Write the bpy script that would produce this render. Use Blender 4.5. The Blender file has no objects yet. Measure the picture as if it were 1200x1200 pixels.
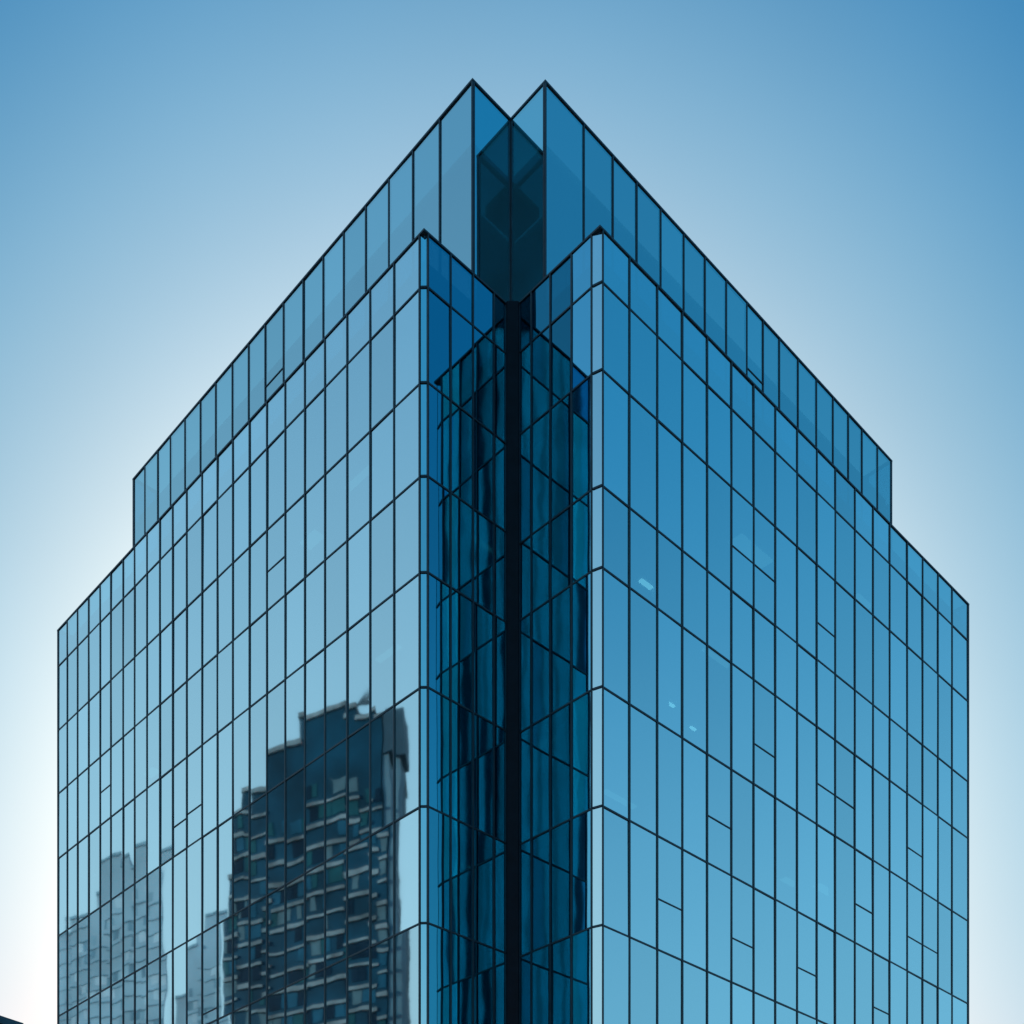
import bpy, bmesh, math, random
from mathutils import Vector, Matrix
random.seed(7)
S = bpy.context.scene
C = S.collection
R = math.radians

# ---------------------------------------------------------------- camera
EYE = 1.6
F, HX, HY = 1456.0, 600.0, 1700.0            # focal length and horizon of the photograph in its pixels
cam = bpy.data.cameras.new("camera"); co = bpy.data.objects.new("camera", cam); C.objects.link(co)
co.location = (0, 0, EYE); co.rotation_euler = (R(90), 0, 0)
cam.sensor_width = 36; cam.lens = F / 1200 * 36
cam.shift_y = (HY - 600) / 1200              # shift lens: verticals stay vertical
cam.clip_start = 0.3; cam.clip_end = 20000
S.camera = co

# ---------------------------------------------------------------- sky and sun
SUN_EL, SUN_ROT = R(16), R(-3)
w = bpy.data.worlds.new("World"); S.world = w; w.use_nodes = True
nt = w.node_tree; nt.nodes.clear()
sky = nt.nodes.new('ShaderNodeTexSky'); sky.sky_type = 'NISHITA'; sky.sun_disc = False
sky.sun_elevation = SUN_EL; sky.sun_rotation = SUN_ROT
sky.air_density = 1.0; sky.dust_density = 0.15; sky.ozone_density = 1.0; sky.altitude = 50
bg = nt.nodes.new('ShaderNodeBackground'); bg.inputs[1].default_value = 0.10
wo = nt.nodes.new('ShaderNodeOutputWorld')
# contrast and white balance of the sky, channel by channel (strength 0.1 is the physical scale of the Nishita sky)
sep = nt.nodes.new('ShaderNodeSeparateColor'); cmb = nt.nodes.new('ShaderNodeCombineColor')
nt.links.new(sky.outputs[0], sep.inputs[0])
for i, (pw_, sc_) in enumerate(((1.815, 1.193), (.694, .045), (.382, -.115))):
    m1 = nt.nodes.new('ShaderNodeMath'); m1.operation = 'MULTIPLY'; m1.inputs[1].default_value = .1
    m2 = nt.nodes.new('ShaderNodeMath'); m2.operation = 'POWER'; m2.inputs[1].default_value = pw_
    m3 = nt.nodes.new('ShaderNodeMath'); m3.operation = 'MULTIPLY'; m3.inputs[1].default_value = math.exp(sc_) / .1
    nt.links.new(sep.outputs[i], m1.inputs[0]); nt.links.new(m1.outputs[0], m2.inputs[0]); nt.links.new(m2.outputs[0], m3.inputs[0])
    nt.links.new(m3.outputs[0], cmb.inputs[i])
# bright haze round the low sun (aureole), by the angle from its centre
tcw = nt.nodes.new('ShaderNodeTexCoord')
vd = nt.nodes.new('ShaderNodeVectorMath'); vd.operation = 'DOT_PRODUCT'
vd.inputs[1].default_value = (math.sin(-.027) * math.cos(.42), math.cos(-.027) * math.cos(.42), math.sin(.42))
nt.links.new(tcw.outputs['Generated'], vd.inputs[0])
g1 = nt.nodes.new('ShaderNodeMath'); g1.operation = 'SUBTRACT'; g1.inputs[1].default_value = 1
g2 = nt.nodes.new('ShaderNodeMath'); g2.operation = 'DIVIDE'; g2.inputs[1].default_value = .0325
g3 = nt.nodes.new('ShaderNodeMath'); g3.operation = 'EXPONENT'
nt.links.new(vd.outputs['Value'], g1.inputs[0]); nt.links.new(g1.outputs[0], g2.inputs[0]); nt.links.new(g2.outputs[0], g3.inputs[0])
gs = nt.nodes.new('ShaderNodeVectorMath'); gs.operation = 'SCALE'; gs.inputs[0].default_value = (22.3, 16.8, 10.5)
nt.links.new(g3.outputs[0], gs.inputs['Scale'])
ad = nt.nodes.new('ShaderNodeVectorMath'); ad.operation = 'ADD'
nt.links.new(gs.outputs[0], ad.inputs[1])
# deeper blue further out from the sun, and a very faint unevenness of the air
def ramp(src, f0, f1, t0, t1):
    m = nt.nodes.new('ShaderNodeMapRange'); m.interpolation_type = 'SMOOTHSTEP'
    for k_, v_ in (('From Min', f0), ('From Max', f1), ('To Min', t0), ('To Max', t1)): m.inputs[k_].default_value = v_
    nt.links.new(src, m.inputs['Value']); return m.outputs[0]
def mth(op, a_, b_):
    m = nt.nodes.new('ShaderNodeMath'); m.operation = op
    nt.links.new(a_, m.inputs[0]); nt.links.new(b_, m.inputs[1]); return m.outputs[0]
dk = nt.nodes.new('ShaderNodeMix'); dk.data_type = 'RGBA'; dk.blend_type = 'MULTIPLY'; dk.inputs['B'].default_value = (.28, .66, .82, 1)
nt.links.new(mth('MULTIPLY', ramp(vd.outputs['Value'], .925, .85, 0, 1), ramp(vd.outputs['Value'], .4, .75, 0, 1)), dk.inputs['Factor'])
nt.links.new(cmb.outputs[0], dk.inputs['A'])
air = nt.nodes.new('ShaderNodeTexNoise'); air.inputs['Scale'].default_value = 2.3; air.inputs['Detail'].default_value = 3
nt.links.new(tcw.outputs['Generated'], air.inputs[0])
sc2 = nt.nodes.new('ShaderNodeVectorMath'); sc2.operation = 'SCALE'
nt.links.new(dk.outputs['Result'], sc2.inputs[0]); nt.links.new(ramp(air.outputs[0], .25, .75, .95, 1.06), sc2.inputs['Scale'])
nt.links.new(sc2.outputs[0], ad.inputs[0])
# thin high veil, thicker to the west and towards the horizon
sx = nt.nodes.new('ShaderNodeSeparateXYZ')
nt.links.new(tcw.outputs['Generated'], sx.inputs[0])
vw = mth('MULTIPLY', ramp(sx.outputs[0], -.35, -.8, 0, 1), ramp(sx.outputs[2], .75, .30, .28, .76))
ve = mth('MULTIPLY', ramp(sx.outputs[0], .35, .8, 0, 1), ramp(sx.outputs[2], .68, .30, .0, .35))
veil0 = nt.nodes.new('ShaderNodeMix'); veil0.data_type = 'RGBA'; veil0.inputs['B'].default_value = (6.0, 8.0, 9.1, 1)
nt.links.new(vw, veil0.inputs['Factor']); nt.links.new(ad.outputs[0], veil0.inputs['A'])
veil = nt.nodes.new('ShaderNodeMix'); veil.data_type = 'RGBA'; veil.inputs['B'].default_value = (3.8, 7.1, 9.2, 1)
nt.links.new(ve, veil.inputs['Factor']); nt.links.new(veil0.outputs['Result'], veil.inputs['A'])
nt.links.new(veil.outputs['Result'], bg.inputs[0]); nt.links.new(bg.outputs[0], wo.inputs[0])
sd = bpy.data.lights.new("sun", 'SUN'); so = bpy.data.objects.new("sun", sd); C.objects.link(so)
sd.energy = 3.0; sd.angle = R(0.53); sd.color = (1, .95, .87)
sdir = Vector((math.sin(SUN_ROT) * math.cos(SUN_EL), math.cos(SUN_ROT) * math.cos(SUN_EL), math.sin(SUN_EL)))
so.rotation_euler = sdir.to_track_quat('Z', 'Y').to_euler(); so.location = (0, 0, 200)
S.view_settings.view_transform = 'Standard'; S.view_settings.look = 'None'
S.view_settings.exposure = 0.0; S.view_settings.gamma = 1
S.render.engine = 'CYCLES'
S.cycles.max_bounces = 10; S.cycles.glossy_bounces = 8; S.cycles.transparent_max_bounces = 12

# ---------------------------------------------------------------- materials
def mat(name):
    m = bpy.data.materials.new(name); m.use_nodes = True
    n = m.node_tree; b = n.nodes['Principled BSDF']
    return m, n, b
def plain(name, col, rough=.6, metal=0, var=.12, scale=3.0, bump=0.0, spec=.5):
    m, n, b = mat(name); b.inputs['Specular IOR Level'].default_value = spec
    tc = n.nodes.new('ShaderNodeTexCoord')
    no = n.nodes.new('ShaderNodeTexNoise'); no.inputs['Scale'].default_value = scale; no.inputs['Detail'].default_value = 6
    cr = n.nodes.new('ShaderNodeValToRGB')
    cr.color_ramp.elements[0].position = .3; cr.color_ramp.elements[1].position = .7
    cr.color_ramp.elements[0].color = (*[c * (1 - var) for c in col], 1)
    cr.color_ramp.elements[1].color = (*[min(1, c * (1 + var)) for c in col], 1)
    n.links.new(tc.outputs['Object'], no.inputs[0]); n.links.new(no.outputs[0], cr.inputs[0])
    n.links.new(cr.outputs[0], b.inputs['Base Color'])
    b.inputs['Roughness'].default_value = rough; b.inputs['Metallic'].default_value = metal
    if bump:
        bp = n.nodes.new('ShaderNodeBump'); bp.inputs['Strength'].default_value = bump
        n.links.new(no.outputs[0], bp.inputs['Height']); n.links.new(bp.outputs[0], b.inputs['Normal'])
    return m
def coated_glass(name, refl, trans, r0, wob):
    """solar coated glass: tinted mirror coat over tinted see-through glass"""
    m = bpy.data.materials.new(name); m.use_nodes = True
    n = m.node_tree; n.nodes.clear()
    out = n.nodes.new('ShaderNodeOutputMaterial')
    mix = n.nodes.new('ShaderNodeMixShader'); gl = n.nodes.new('ShaderNodeBsdfGlossy'); tr = n.nodes.new('ShaderNodeBsdfTransparent')
    gl.inputs['Roughness'].default_value = .022
    tr.inputs['Color'].default_value = (*trans, 1)
    at = n.nodes.new('ShaderNodeAttribute'); at.attribute_name = 'pane_shade'
    hs = n.nodes.new('ShaderNodeHueSaturation'); hs.inputs['Color'].default_value = (*refl, 1)
    n.links.new(at.outputs['Fac'], hs.inputs['Value'])
    lw = n.nodes.new('ShaderNodeLayerWeight'); lw.inputs['Blend'].default_value = .25
    # at glancing angles the reflection loses its tint, as on real glass
    mx = n.nodes.new('ShaderNodeMix'); mx.data_type = 'RGBA'
    mx.inputs['B'].default_value = (.9, .95, .97, 1)
    pw = n.nodes.new('ShaderNodeMath'); pw.operation = 'POWER'; pw.inputs[1].default_value = 2.2
    n.links.new(lw.outputs['Fresnel'], pw.inputs[0])
    n.links.new(pw.outputs[0], mx.inputs['Factor']); n.links.new(hs.outputs[0], mx.inputs['A'])
    n.links.new(mx.outputs['Result'], gl.inputs['Color'])
    rm = n.nodes.new('ShaderNodeMapRange'); rm.inputs['To Min'].default_value = r0; rm.inputs['To Max'].default_value = 1
    n.links.new(lw.outputs['Fresnel'], rm.inputs['Value'])
    # only the coated outer face mirrors; leaving the pane through its other face just tints
    ge = n.nodes.new('ShaderNodeNewGeometry'); iv = n.nodes.new('ShaderNodeMath'); iv.operation = 'SUBTRACT'; iv.inputs[0].default_value = 1
    mu = n.nodes.new('ShaderNodeMath'); mu.operation = 'MULTIPLY'
    n.links.new(ge.outputs['Backfacing'], iv.inputs[1]); n.links.new(iv.outputs[0], mu.inputs[0]); n.links.new(rm.outputs[0], mu.inputs[1])
    n.links.new(mu.outputs[0], mix.inputs[0])
    tc = n.nodes.new('ShaderNodeTexCoord')
    no = n.nodes.new('ShaderNodeTexNoise'); no.inputs['Scale'].default_value = .28; no.inputs['Detail'].default_value = 1.5
    bp = n.nodes.new('ShaderNodeBump'); bp.inputs['Strength'].default_value = 1; bp.inputs['Distance'].default_value = wob * 1.3
    n.links.new(tc.outputs['Object'], no.inputs[0]); n.links.new(no.outputs[0], bp.inputs['Height'])
    n.links.new(bp.outputs[0], gl.inputs['Normal'])
    n.links.new(tr.outputs[0], mix.inputs[1]); n.links.new(gl.outputs[0], mix.inputs[2]); n.links.new(mix.outputs[0], out.inputs[0])
    return m
def lamp(name, col, e):
    m, n, b = mat(name)
    b.inputs['Base Color'].default_value = (.8, .8, .8, 1)
    b.inputs['Emission Color'].default_value = (*col, 1); b.inputs['Emission Strength'].default_value = e
    return m
GLASS = coated_glass('blue_coated_glass', (.74, .96, 1.0), (.26, .60, .70), .87, .0045)
DIM_REFL = coated_glass('dimmed_reflection_glass', (.08, .45, .60), (.40, .62, .66), .84, .005)  # darker copy of the facade glass; notch's dim reflections put into tint
DARK_REFL = coated_glass('darkened_reflection_glass', (.04, .26, .38), (.40, .62, .66), .84, .005)  # tinted darker still, standing in for dark reflections on the right notch wall
MIDB = coated_glass('toned_reflection_glass', (.20, .62, .82), (.26, .60, .70), .86, .0045)  # tint lowered to tone down the bright west sky mirrored in this bay
SLOT = coated_glass('slot_dimmed_glass', (.46, .85, .92), (.10, .55, .68), .87, .004)  # reflections inside the upper notch darkened through the tint
UPPER = coated_glass('grey_blue_glass', (.58, .82, .86), (.34, .62, .70), .84, .004)
FRAME = plain('dark_anodised_frame', (.016, .040, .058), .4, .4, .2, 2)
POST = plain('black_metal_panel', (.002, .010, .020), .5, 0, .2, 2, 0, .1)
SLAB = plain('grey_concrete', (.28, .30, .31), .8, 0, .12, .8, .1)
CORE = plain('dark_interior_wall', (.06, .08, .09), .8, 0, .3, .4)
ROOFM = plain('roof_gravel', (.25, .25, .24), .9, 0, .25, 12, .3)
LIGHTM = lamp('ceiling_lamp_light', (1, .60, .48), 7.5)
DIMM = lamp('dim_ceiling_panel_light', (1, .68, .55), 1.1)

# ---------------------------------------------------------------- helpers
def mesh_obj(name, bm, m, parent=None, shade=None):
    me = bpy.data.meshes.new(name); bmesh.ops.recalc_face_normals(bm, faces=bm.faces)
    bm.to_mesh(me); bm.free(); me.materials.append(m)
    o = bpy.data.objects.new(name, me); C.objects.link(o)
    if parent: o.parent = parent
    return o
def tag(o, label=None, cat=None, group=None, kind=None):
    if label: o['label'] = label
    if cat: o['category'] = cat
    if group: o['group'] = group
    if kind: o['kind'] = kind
    return o
def thing(name, loc, label, cat, group=None):
    o = bpy.data.objects.new(name, None); C.objects.link(o); o.location = loc
    return tag(o, label, cat, group)

LN = math.hypot(1411, 1456)
DL = Vector((-1411 / LN, 1456 / LN, 0))       # along the left face
DR = Vector((1456 / LN, 1411 / LN, 0))        # along the right face
def W(p, q, z): return DR * p + DL * q + Vector((0, 0, z))
BASE = W(37.9, 39.05, 0)
def hexa(bm, pts):
    v = [bm.verts.new(x) for x in pts]
    for f in ((0, 1, 2, 3), (7, 6, 5, 4), (0, 4, 5, 1), (1, 5, 6, 2), (2, 6, 7, 3), (3, 7, 4, 0)):
        bm.faces.new([v[i] for i in f])
def boxpq(bm, p0, p1, q0, q1, z0, z1):
    hexa(bm, [W(p, q, z) - BASE for z in (z0, z1) for p, q in ((p0, q0), (p1, q0), (p1, q1), (p0, q1))])
def prismpq(bm, poly, z0, z1):
    a = [bm.verts.new(W(p, q, z0) - BASE) for p, q in poly]; b = [bm.verts.new(W(p, q, z1) - BASE) for p, q in poly]
    n = len(poly); bm.faces.new(a[::-1]); bm.faces.new(b)
    for i in range(n): bm.faces.new([a[i], a[(i + 1) % n], b[(i + 1) % n], b[i]])
def proj(v):                                  # photograph pixel of a world point (only used to rank panes by size)
    return HX + F * v.x / v.y, HY - F * (v.z - EYE) / v.y

# ================================================================ the glass tower
tower = thing('office_tower', BASE, 'blue glass office tower with stepped top and a notch in its front corner', 'office tower')

ZA = lambda y: EYE + (HY - y) / 1430 * 50     # heights read along the left corner
ZB = lambda y: EYE + (HY - y) / 1434 * 50     # and along the right corner
ZL = [ZA(y) for y in (1623, 1491, 1355, 1218, 1080, 943, 803, 668, 555, 445, 333)]
ZR = [ZB(y) for y in (1623, 1491, 1358, 1221, 1083, 943, 803, 663, 567, 431, 328)]
H1, H2 = EYE + 50, EYE + 59
PL, QR, PB, QA = 32.843, 33.957, 37.91, 39.065          # left face plane, right face plane, notch walls
P2, Q2, PB2, QA2 = 36.01, 37.46, 38.30, 39.60           # the same for the upper tier
QEND, PEND = 73.66, 70.45
QEND2, PEND2 = 70.2, 67.8

class Wall:
    """axis 'q': wall in plane p=c, running along q; axis 'p': plane q=c, running along p; sgn = outward side"""
    def __init__(s, axis, c, sgn): s.axis, s.c, s.sgn = axis, c, sgn
    def box(s, bm, a0, a1, d0, d1, z0, z1):   # d = outward offset
        e0, e1 = sorted((s.c + s.sgn * d0, s.c + s.sgn * d1))
        if s.axis == 'q': boxpq(bm, e0, e1, a0, a1, z0, z1)
        else: boxpq(bm, a0, a1, e0, e1, z0, z1)
    def at(s, a, d, z):
        e = s.c + s.sgn * d
        return W(e, a, z) if s.axis == 'q' else W(a, e, z)

panes, hidden = [], []                        # (pixel area, corner points)
def pane(wall, a0, a1, z0, z1, vis=True, glass=None):
    g = .012; a0 += g; a1 -= g; z0 += g; z1 -= g
    t = [random.gauss(0, .0045) for _ in range(3)]
    pts = []
    for d in (-.025, 0):
        for a, z, k in ((a0, z0, 0), (a1, z0, t[0]), (a1, z1, t[0] + t[1]), (a0, z1, t[1])):
            pts.append(wall.at(a, d + k, z))
    fr = [proj(x) for x in pts[4:]]
    area = abs(sum(fr[i][0] * fr[(i + 1) % 4][1] - fr[(i + 1) % 4][0] * fr[i][1] for i in range(4))) / 2
    vis_h = max(0, min(1200, max(y for x, y in fr)) - min(y for x, y in fr)) / max(1, max(y for x, y in fr) - min(y for x, y in fr))
    (panes if vis else hidden).append((area * min(1, vis_h), pts, glass or GLASS))
def curtain(wall, cuts, levels, top, vis=True, merge=None, wide=.075, ext=0.0, glass=None):
    """mullions at the cuts, transoms at the levels, a pane in each cell"""
    z0 = .15
    for a in cuts:
        bm = merge[0] if merge else bmesh.new()
        wall.box(bm, a - wide / 2, a + wide / 2, -.11, .045, levels[0] if levels[0] > 5 else z0, top - .02)
        if not merge: mesh_obj('mullion', bm, FRAME, tower)
    for z in levels[1:] if levels[0] > 5 else levels:
        bm = merge[1] if merge else bmesh.new()
        wall.box(bm, cuts[0] - ext, cuts[-1] + ext, -.09, .03, z - .036, z + .036)
        if not merge: mesh_obj('transom', bm, FRAME, tower)
    zz = ([levels[0]] if levels[0] > 5 else [z0, levels[0]]) + levels[1:] + [top - .05]
    for i in range(len(cuts) - 1):
        for j in range(len(zz) - 1):
            pane(wall, cuts[i], cuts[i + 1], zz[j], zz[j + 1], vis, glass(i) if glass else None)

QL_CUTS = [39.34, 41.01, 42.65, 44.3, 45.96, 47.53, 49.12, 50.67, 52.2, 53.71, 55.16, 56.65, 58.2, 59.66, 61.04, 62.46, 63.87, 65.22, 66.71, 68.04, 69.51, 70.97, 72.36, QEND]
PR_CUTS = [38.07, 39.75, 41.58, 43.31, 45.1, 46.93, 48.68, 50.46, 52.33, 54.09, 55.8, 57.7, 59.53, 61.27, 63.17, 64.91, 66.7, 68.4, PEND]
QL2_CUTS = [QA2, 41.75, 43.61, 45.35, 47.1, 48.85, 50.54, 52.26, 54.02, 55.72, 57.32, 58.94, 60.66, 62.3, 64.01, 65.67, 67.18, 68.74, QEND2]
PR2_CUTS = [PB2, 40.74, 42.69, 44.37, 46.12, 47.88, 49.57, 51.33, 53.09, 54.54, 56.03, 57.81, 59.62, 61.32, 62.94, 64.43, 66.16, PEND2]
left, right = Wall('q', PL, -1), Wall('p', QR, -1)
nl, nr = Wall('p', QA, -1), Wall('q', PB, -1)
left2, right2 = Wall('q', P2, -1), Wall('p', Q2, -1)
nl2, nr2 = Wall('p', QA2, -1), Wall('q', PB2, -1)
curtain(left, QL_CUTS, ZL, H1)
curtain(right, PR_CUTS, ZR, H1)
curtain(nl, [33.04, 34.28, 35.54, 36.76, PB - .42], ZL, H1, glass=lambda i: DIM_REFL)
curtain(nr, [34.40, 35.53, 36.77, 37.9, QA - .42], ZR, H1, glass=lambda i: DARK_REFL if i else MIDB)
UL = [H1 - .35]
curtain(left2, QL2_CUTS, UL, H2, glass=lambda i: UPPER)
curtain(right2, PR2_CUTS, UL, H2, glass=lambda i: UPPER)
curtain(nl2, [P2 + .05, PB2 - .05], UL, H2, glass=lambda i: SLOT)
curtain(nr2, [Q2 + .05, QA2 - .05], UL, H2, glass=lambda i: SLOT)
# the two sides away from the street
back, side = Wall('q', PEND, 1), Wall('p', QEND, 1)
bm_m, bm_t = bmesh.new(), bmesh.new()
n1 = 26; bc = [QR + (QEND - QR) * i / n1 for i in range(n1 + 1)]
n2 = 25; sc = [PL + (PEND - PL) * i / n2 for i in range(n2 + 1)]
curtain(back, bc, ZR, H1, False, (bm_m, bm_t)); curtain(side, sc, ZL, H1, False, (bm_m, bm_t))
back2, side2 = Wall('q', PEND2, 1), Wall('p', QEND2, 1)
bc2 = [Q2 + (QEND2 - Q2) * i / 21 for i in range(22)]; sc2 = [P2 + (PEND2 - P2) * i / 21 for i in range(22)]
curtain(back2, bc2, UL, H2, False, (bm_m, bm_t)); curtain(side2, sc2, UL, H2, False, (bm_m, bm_t))
tag(mesh_obj('mullion', bm_m, FRAME, tower), kind='stuff'); tag(mesh_obj('transom', bm_t, FRAME, tower), kind='stuff')

EXTRA = [DIM_REFL, UPPER, DARK_REFL, MIDB, SLOT]
def pane_mesh(items, name):
    bm = bmesh.new(); sh = []
    for it in items:
        nf = len(bm.faces); hexa(bm, [x - BASE for x in it[1]]); sh += [random.gauss(1, .042)] * 6
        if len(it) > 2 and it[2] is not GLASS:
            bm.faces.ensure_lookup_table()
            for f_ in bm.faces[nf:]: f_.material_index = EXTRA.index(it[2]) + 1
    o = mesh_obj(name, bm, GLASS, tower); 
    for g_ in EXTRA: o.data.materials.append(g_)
    at = o.data.attributes.new('pane_shade', 'FLOAT', 'FACE')
    for i, s_ in enumerate(sh): at.data[i].value = s_
    return o
panes.sort(key=lambda t: -t[0])
for it in panes[:100]: pane_mesh([it], 'glass_pane')
tag(pane_mesh(panes[100:] + hidden, 'glass_pane'), kind='stuff')

# bevelled glass strips on the two front corners, storey by storey
def corner_strip(pa, pb, zs):
    n = Vector((0, -1, 0))
    for i in range(len(zs) - 1):
        pts = []
        for d in (0.03, 0):
            for (p, q), z in ((pa, zs[i]), (pb, zs[i]), (pb, zs[i + 1]), (pa, zs[i + 1])):
                pts.append(W(p, q, z + (.012 if z == zs[i] else -.012)) + Vector((0, d, 0)))
        o = pane_mesh([(0, pts)], 'corner_pane')
    for z in zs[1:-1]:
        bm = bmesh.new()
        a, b = W(*pa, z) - BASE, W(*pb, z) - BASE
        hexa(bm, [v + Vector((0, dy, dz)) for dz in (-.038, .038) for v, dy in ((a, .08), (b, .08), (b, -.045), (a, -.045))])
        mesh_obj('corner_transom', bm, FRAME, tower)
corner_strip((PL, 39.27), (33.04, QA), [.15] + ZL + [H1 - .05])
corner_strip((PB, 34.36), (38.03, QR), [.15] + ZR + [H1 - .05])

# dark post filling the inner corner of the notch
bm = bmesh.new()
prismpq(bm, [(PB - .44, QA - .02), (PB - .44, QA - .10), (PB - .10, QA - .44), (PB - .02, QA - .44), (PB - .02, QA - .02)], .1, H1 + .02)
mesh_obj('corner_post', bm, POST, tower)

# copings
def ring(name, outer, inner, z0, z1, m):
    bm = bmesh.new(); n = len(outer)
    vs = [[bm.verts.new(W(p, q, z) - BASE) for p, q in poly] for poly in (outer, inner) for z in (z0, z1)]
    o0, o1, i0, i1 = vs
    for k in range(n):
        j = (k + 1) % n
        bm.faces.new([o0[k], o0[j], o1[j], o1[k]]); bm.faces.new([i0[j], i0[k], i1[k], i1[j]])
        bm.faces.new([o1[k], o1[j], i1[j], i1[k]]); bm.faces.new([o0[j], o0[k], i0[k], i0[j]])
    return mesh_obj(name, bm, m, tower)
def outline(pl, qr, pb, qa, pe, qe, o):      # offset outwards by o
    return [(pl - o, qa - o), (pb - o, qa - o), (pb - o, qr - o), (pe + o, qr - o), (pe + o, qe + o), (pl - o, qe + o)]
ring('parapet_cap', outline(PL, QR, PB, QA, PEND, QEND, .05), outline(PL, QR, PB, QA, PEND, QEND, -.12), H1 - .045, H1 + .035, FRAME)
ring('parapet_cap', outline(P2, Q2, PB2, QA2, PEND2, QEND2, .05), outline(P2, Q2, PB2, QA2, PEND2, QEND2, -.12), H2 - .05, H2 + .04, FRAME)

# roofs, floors, core
bm = bmesh.new(); prismpq(bm, outline(PL, QR, PB, QA, PEND, QEND, -.24), H1 - 1.3, H1 - .9); mesh_obj('roof_terrace', bm, ROOFM, tower)
bm = bmesh.new(); prismpq(bm, outline(P2, Q2, PB2, QA2, PEND2, QEND2, -.24), H2 - 2.75, H2 - 2.3); mesh_obj('roof', bm, ROOFM, tower)
for a, b in list(zip(ZL, ZR))[:-1]:
    z = (a + b) / 2
    bm = bmesh.new(); prismpq(bm, outline(PL, QR, PB, QA, PEND, QEND, -.45), z - .35, z + .05); mesh_obj('floor_slab', bm, SLAB, tower)
bm = bmesh.new(); boxpq(bm, 46, 62, 47, 64, .1, H2 - 2.76); mesh_obj('service_core', bm, CORE, tower)
# round columns behind the glass
for q in (46, 53.5, 61, 68.5):
    bm = bmesh.new()
    prismpq(bm, [(PL + 2.2 + .4 * math.cos(k * math.pi / 8), q + .4 * math.sin(k * math.pi / 8)) for k in range(16)], .1, H1 - 1.32)
    mesh_obj('column', bm, SLAB, tower)
for p in (44.5, 52, 59.5, 67):
    bm = bmesh.new()
    prismpq(bm, [(p + .4 * math.cos(k * math.pi / 8), QR + 2.2 + .4 * math.sin(k * math.pi / 8)) for k in range(16)], .1, H1 - 1.32)
    mesh_obj('column', bm, SLAB, tower)

# short extra rails across single panes (opening vents)
def face_hit(x, y, wall):
    d = Vector(((x - HX) / F, 1, (HY - y) / F))
    if wall.axis == 'q': t = wall.c / d.dot(DR)
    else: t = wall.c / d.dot(DL)
    v = d * t
    return (v.dot(DL) if wall.axis == 'q' else v.dot(DR)), v.z + EYE
def vent(wall, cuts, x, y, n=1):
    a, z = face_hit(x, y, wall)
    i = max(k for k in range(len(cuts) - 1) if cuts[k] <= a)
    for k in range(i, i + n):
        if k + 1 >= len(cuts): break
        bm = bmesh.new(); wall.box(bm, cuts[k] + .04, cuts[k + 1] - .04, -.05, .03, z - .025, z + .025)
        mesh_obj('vent_rail', bm, FRAME, tower)
for x, y, n in ((324, 661, 1), (123, 925, 1), (230, 947, 1), (213, 963, 1), (240, 1188, 1)): vent(left, QL_CUTS, x, y, n)
vent(left2, QL2_CUTS, 322, 442)
for x, y, n in ((868, 648, 2), (968, 738, 1), (892, 877, 1), (842, 963, 1), (968, 925, 2), (1071, 998, 1), (1011, 1064, 1), (785, 1060, 1),
                (1072, 1102, 2), (870, 1105, 1), (948, 1140, 1), (1034, 1185, 1)): vent(right, PR_CUTS, x, y, n)
vent(right2, PR2_CUTS, 884, 440)

# lit ceiling lamps that show through the glass
def ceiling_light(x, y, z, wd, ln, along, m=None):
    # the lowest ceiling that lies inside the building along this line of sight
    for z in [cz(i) for i in range(len(ZL))]:
        t = (z - EYE) / (HY - y) * F
        v = Vector(((x - HX) / F * t, t, 0)); p, q = v.dot(DR), v.dot(DL)
        if p > PL + .6 + (ln if along == 'p' else wd) / 2 and q > QR + .6 + (wd if along == 'p' else ln) / 2: break
    else: return
    bm = bmesh.new()
    if along == 'p': boxpq(bm, p - ln / 2, p + ln / 2, q - wd / 2, q + wd / 2, z - .06, z)
    else: boxpq(bm, p - wd / 2, p + wd / 2, q - ln / 2, q + ln / 2, z - .06, z)
    mesh_obj('ceiling_light', bm, m or LIGHTM, tower)
cz = lambda i: (ZL[i] + ZR[i]) / 2 - .36
ceiling_light(757, 684, cz(8), .22, .8, 'p'); ceiling_light(783, 823, cz(7), .16, .9, 'p'); ceiling_light(812, 853, cz(7), .15, .4, 'p')
for x, y, i, wd, ln, ax in ((726, 936, 6, .3, 2.2, 'p'), (748, 520, 9, .9, 3.2, 'p'), (880, 646, 9, .8, 2.6, 'p'), (862, 612, 9, .3, 2.0, 'p'),
                            (966, 1042, 6, .5, 1.6, 'p'), (925, 1033, 6, .4, 1.2, 'p'), (1010, 705, 9, .5, 1.5, 'p'), (840, 770, 8, .3, 2.0, 'p'),
                            (421, 560, 8, .3, 1.8, 'q'), (366, 632, 8, .6, 1.2, 'q'), (178, 905, 7, .5, 1.0, 'q'), (455, 765, 7, .3, 1.5, 'q'), (300, 560, 9, .3, 1.5, 'q')):
    ceiling_light(x, y, cz(i), wd, ln, ax, DIMM)

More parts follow.
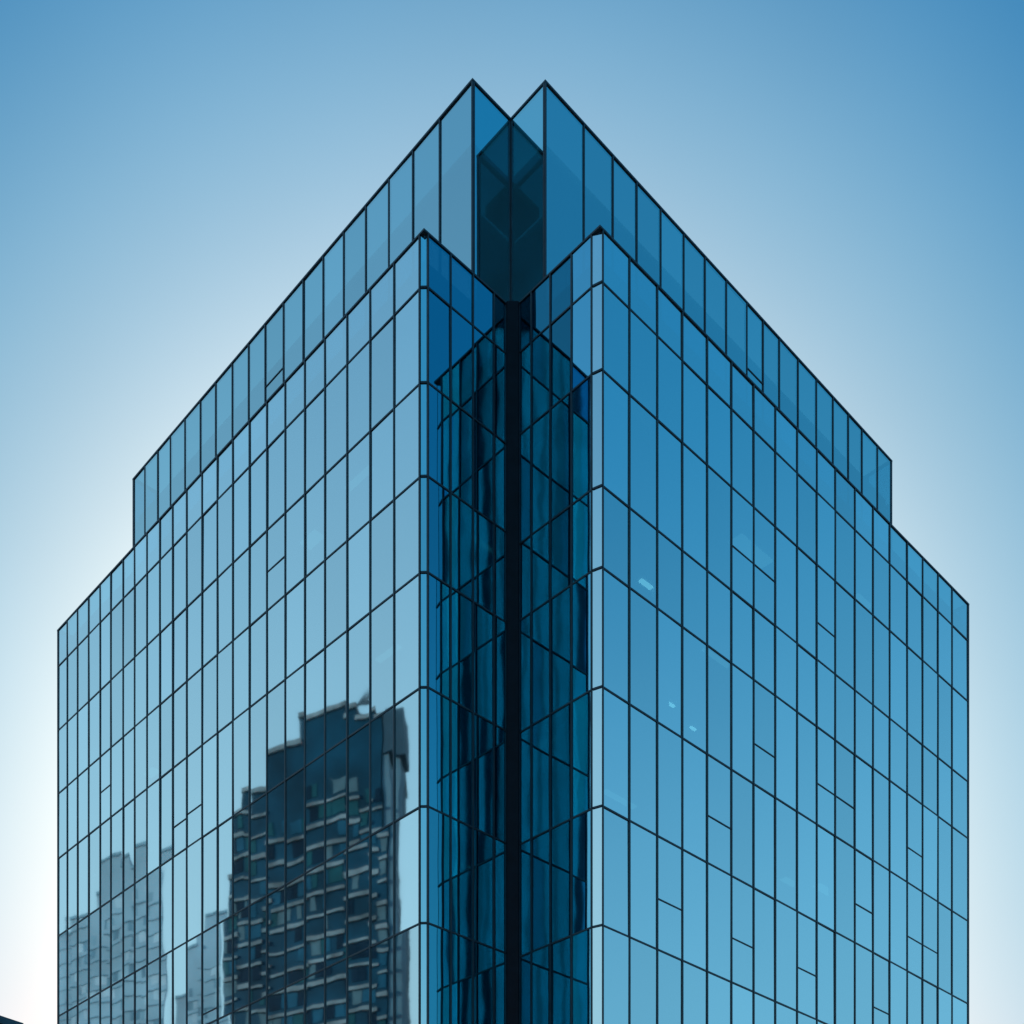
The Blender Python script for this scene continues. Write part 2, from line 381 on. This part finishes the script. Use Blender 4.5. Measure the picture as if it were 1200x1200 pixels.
# ================================================================ buildings around
CONC = plain('weathered_concrete', (.17, .25, .28), .8, 0, .5, .3, 0, .1)
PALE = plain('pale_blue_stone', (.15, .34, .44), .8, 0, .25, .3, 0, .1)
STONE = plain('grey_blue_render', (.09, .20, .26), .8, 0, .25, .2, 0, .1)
PALED = plain('hazed_stone', (.22, .42, .53), .8, 0, .25, .05, 0, .1)  # flat wall colour blended towards the sky, in place of distance haze
DARKG = plain('dark_window_glass', (.003, .055, .10), .5, 0, .4, .15, 0, .03)
BLUEW = plain('blue_grey_cladding', (.02, .075, .115), .6, 0, .2, .2, 0, .1)
BAYS = [plain('blue_window', (.012, .10, .17), .5, 0, .3, .3, 0, .02), plain('deep_window', (.003, .025, .05), .5, 0, .3, .3, 0, .02),
        plain('teal_window', (.01, .085, .11), .5, 0, .3, .3, 0, .02), plain('drawn_curtain', (.07, .16, .20), .8, 0, .3, .3, 0, .1)]
PBAYS = [plain('hazy_window', (.16, .36, .47), .8, 0, .3, .1, 0, .1), plain('hazy_dark_window', (.10, .26, .36), .8, 0, .3, .1, 0, .1), plain('hazy_pale_panel', (.33, .55, .66), .8, 0, .2, .1, 0, .1)]
def mirror(v):                               # where a building seen in the left face really stands
    return v - DR * (2 * (v.dot(DR) - PL))
def city_block(name, label, cat, corner_u, Yd, e1, blocks, floor_h, wall_m, band_m, pier=None, mirrored=True, depth=22, band=.9, group=None, bays=None, e2=None):
    """blocks = (u start, u end, top pixel row): stretches of the front, right to left, each with its own height"""
    e1 = Vector(e1).normalized(); e2 = Vector(e2).normalized() if e2 else Vector((e1.y, -e1.x, 0))
    if e2.y < 0: e2 = -e2
    c0 = Vector(((corner_u - HX) / F * Yd, Yd, 0))
    def along(u):                             # distance along the front to where pixel column u meets it
        t = (u - HX) / F
        return (t * c0.y - c0.x) / (e1.x - t * e1.y)
    base = mirror(c0) if mirrored else c0
    root = thing(name, base, label, cat, group); cnt = [0]; rest = {}
    X = (lambda v: mirror(v) - base) if mirrored else (lambda v: v - base)
    def bx(bm, a0, a1, d0, d1, z0, z1):
        pts = [X(c0 + e1 * a + e2 * d + Vector((0, 0, z))) for z in (z0, z1) for a, d in ((a0, d0), (a1, d0), (a1, d1), (a0, d1))]
        hexa(bm, pts)
    for bi, (u0, u1, yt) in enumerate(blocks):
        a0, a1 = along(u0), along(u1)
        mid = c0 + e1 * a0
        H = EYE + (HY - yt) / F * mid.y
        dd = depth - 1.7 * bi
        bm = bmesh.new(); bx(bm, a0 + .01, a1, .35 + .06 * bi, dd, 0, H); mesh_obj('wall', bm, wall_m, root)
        bm = bmesh.new(); bx(bm, a0 - .15, a1 + .1, .06 * bi, dd + .3, H + .004, H + .7); mesh_obj('roof_edge', bm, band_m, root)
        nf = int(H / floor_h)
        for k in range(4 if bays and bi < 4 else 1, nf):
            z = H - k * floor_h
            bm = bmesh.new(); bx(bm, a0 - .02, a1 - .02, .02 + .06 * bi, dd + .25, z, z + floor_h * band * random.uniform(.12, .24))
            mesh_obj('spandrel_band', bm, band_m, root)
        if bays:                              # glazed bays and loggias between the bands
            for k in range(4 if bi < 4 else 1, nf):
                z = H - k * floor_h
                a = a0 + .2
                while a < a1 - .6:
                    wd = min(random.choice((1.2, 1.8, 2.6)), a1 - a - .1)
                    if random.random() < (.6 if bays is BAYS else .3):
                        mt_ = random.choice(bays); cnt[0] += 1
                        tgt = bmesh.new() if cnt[0] <= 100 else rest.setdefault(mt_.name, bmesh.new())
                        bx(tgt, a, a + wd - .12, .28 + .06 * bi, .5 + .06 * bi, z + floor_h * .36, z + floor_h * .97)
                        if cnt[0] <= 100: mesh_obj('window', tgt, mt_, root)
                    a += wd
        if a1 - a0 > 5 and not bays:
            nn = int((a1 - a0) / 4)
            for k in range(1, nn):
                a = a0 + (a1 - a0) * k / nn
                bm = bmesh.new(); bx(bm, a - .3, a + .3, -.06 + .06 * bi, .5, 0, H + .1); mesh_obj('pier', bm, band_m, root)
    for k_, b_ in rest.items():
        tag(mesh_obj('window', b_, bpy.data.materials[k_], root), kind='stuff')
    return root, bx, along
root, bx, along = city_block('apartment_tower', 'dark stepped high rise with pale floor bands, mirrored in the left glass face', 'high rise', 452, 180, (-15.1, 8, 0),
    ((452, 440, 840), (440, 408, 832), (408, 357, 826), (357, 312, 872), (312, 292, 925), (292, 275, 955), (275, 258, 1022)), 3.35, DARKG, CONC, bays=BAYS, e2=(.02, 1, 0))
bm = bmesh.new(); bx(bm, -1.5, -.2, .6, 6, 0, EYE + 856 / F * 180); mesh_obj('end_wall', bm, STONE, root)
bm = bmesh.new(); bx(bm, -2.3, -.3, .2, 5, EYE + 815 / F * 180, EYE + 868 / F * 180); mesh_obj('crown_fin', bm, BLUEW, root)
bm = bmesh.new(); bx(bm, along(395), along(372), 3, 12, 20, EYE + 886 / F * 180); mesh_obj('plant_room', bm, BLUEW, root)
def jib(a0, a1, z0, z1, w_):
    bm = bmesh.new(); base_ = root.location
    c_ = Vector(((452 - HX) / F * 180, 180, 0)); e_ = Vector((-15.1, 8, 0)).normalized()
    hexa(bm, [mirror(c_ + e_ * a + Vector((0, d, z + h))) - base_ for a, z in ((a0, z0), (a1, z1)) for d, h in ((3, 0), (3 + w_, 0), (3 + w_, w_), (3, w_))])
    return bm
zt = EYE + (HY - 832) / F * 188
mesh_obj('roof_crane', jib(8.5, 4.6, zt - 2, zt + 1.6, .4), FRAME, root)
mesh_obj('roof_crane', jib(6.6, 4.9, zt - .2, zt + .1, .35), FRAME, root)

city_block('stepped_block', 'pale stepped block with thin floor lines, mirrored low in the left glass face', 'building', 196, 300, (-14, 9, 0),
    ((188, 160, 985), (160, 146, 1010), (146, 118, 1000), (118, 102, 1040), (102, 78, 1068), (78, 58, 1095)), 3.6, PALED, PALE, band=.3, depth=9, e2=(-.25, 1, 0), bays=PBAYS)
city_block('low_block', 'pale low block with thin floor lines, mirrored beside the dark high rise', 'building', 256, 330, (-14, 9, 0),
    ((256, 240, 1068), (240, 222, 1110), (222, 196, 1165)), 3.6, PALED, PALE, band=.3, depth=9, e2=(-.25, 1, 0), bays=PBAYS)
# the building whose roof corner just enters the frame at the lower left
city_block('corner_building', 'dark blue building whose roof corner just enters the frame at the lower left', 'building', 26, 120, (-1.35, -2.1, 0),
    ((26, -420, 1207),), 3.6, BLUEW, BLUEW, mirrored=False)

# added stand-in tower, out of view behind the viewpoint, darkening what the notch mirrors
FIN = {'deep': plain('deep_blue_panel', (.02, .33, .42), .6, 0, .15, .2, 0, .06), 'teal': plain('dark_teal_panel', (.014, .29, .33), .6, 0, .15, .2, 0, .06),
       'black': plain('near_black_panel', (.0004, .022, .042), .6, 0, .2, .2, 0, .06), 'mid': plain('mid_blue_panel', (.05, .52, .60), .6, 0, .15, .2, 0, .06)}
rs = random.Random(3)
TB = Vector((0, -40, 0))
dt = thing('notch_blocker', TB, 'added tower-shaped blocker with dark vertical stripes, unseen behind the viewpoint, darkening the reflections in the notch', 'high rise')
def tb(bm, x0, x1, y0, y1, z0, z1):
    hexa(bm, [Vector((x, y, z)) for z in (z0, z1) for x, y in ((x0, y0), (x1, y0), (x1, y1), (x0, y1))])
bm = bmesh.new(); tb(bm, -9.4, 9.4, -32, -.3, 0, 214); mesh_obj('blocker_mass', bm, FIN['black'], dt)
bm = bmesh.new(); tb(bm, -9.6, 9.6, -32.2, .3, 214.01, 215.2); mesh_obj('roof_edge', bm, FIN['black'], dt)
x = -9.4
while x < 9.3:
    wd = min(rs.choice((.25, .4, .6, .9, 1.4)), 9.4 - x)
    k = rs.choice(('deep', 'teal', 'teal', 'mid', 'black'))
    bm = bmesh.new(); tb(bm, x + .03, x + wd - .03, -.29, rs.uniform(-.2, .1), 3, 135.9); mesh_obj('blocker_stripe', bm, FIN[k], dt)
    x += wd
bm = bmesh.new(); tb(bm, -9.5, 9.5, -31, .25, 136, 213.8); mesh_obj('blocker_top', bm, FIN['black'], dt)  # black so the upper notch mirrors dark instead of bright sky

# ================================================================ ground
GROUND = plain('city_ground', (.12, .12, .11), .9, 0, .2, .02)
ASPH = plain('asphalt', (.05, .05, .052), .85, 0, .2, 1.5, .2)
PAVE = plain('paving_stone', (.3, .29, .27), .8, 0, .12, .7, .1)
PAINT = plain('road_paint', (.75, .75, .72), .7, 0, .1, 3)
def sheet(name, m, p0, p1, q0, q1, z0, z1):
    bm = bmesh.new()
    hexa(bm, [W(p, q, z) for z in (z0, z1) for p, q in ((p0, q0), (p1, q0), (p1, q1), (p0, q1))])
    return tag(mesh_obj(name, bm, m), kind='structure')
sheet('ground', GROUND, -6000, 6000, -6000, 6000, -1, -.12)
sheet('plaza', PAVE, 12, 85, 12, 90, -.5, .0)
sheet('pavement', PAVE, -12, -2, -100, 200, -.5, -.001)
sheet('road', ASPH, -2.2, 11.8, -300, 300, -.6, -.115)
for k in range(-12, 30):
    sheet('lane_marking', PAINT, 4.7, 4.85, k * 7, k * 7 + 3, -.115, -.11)
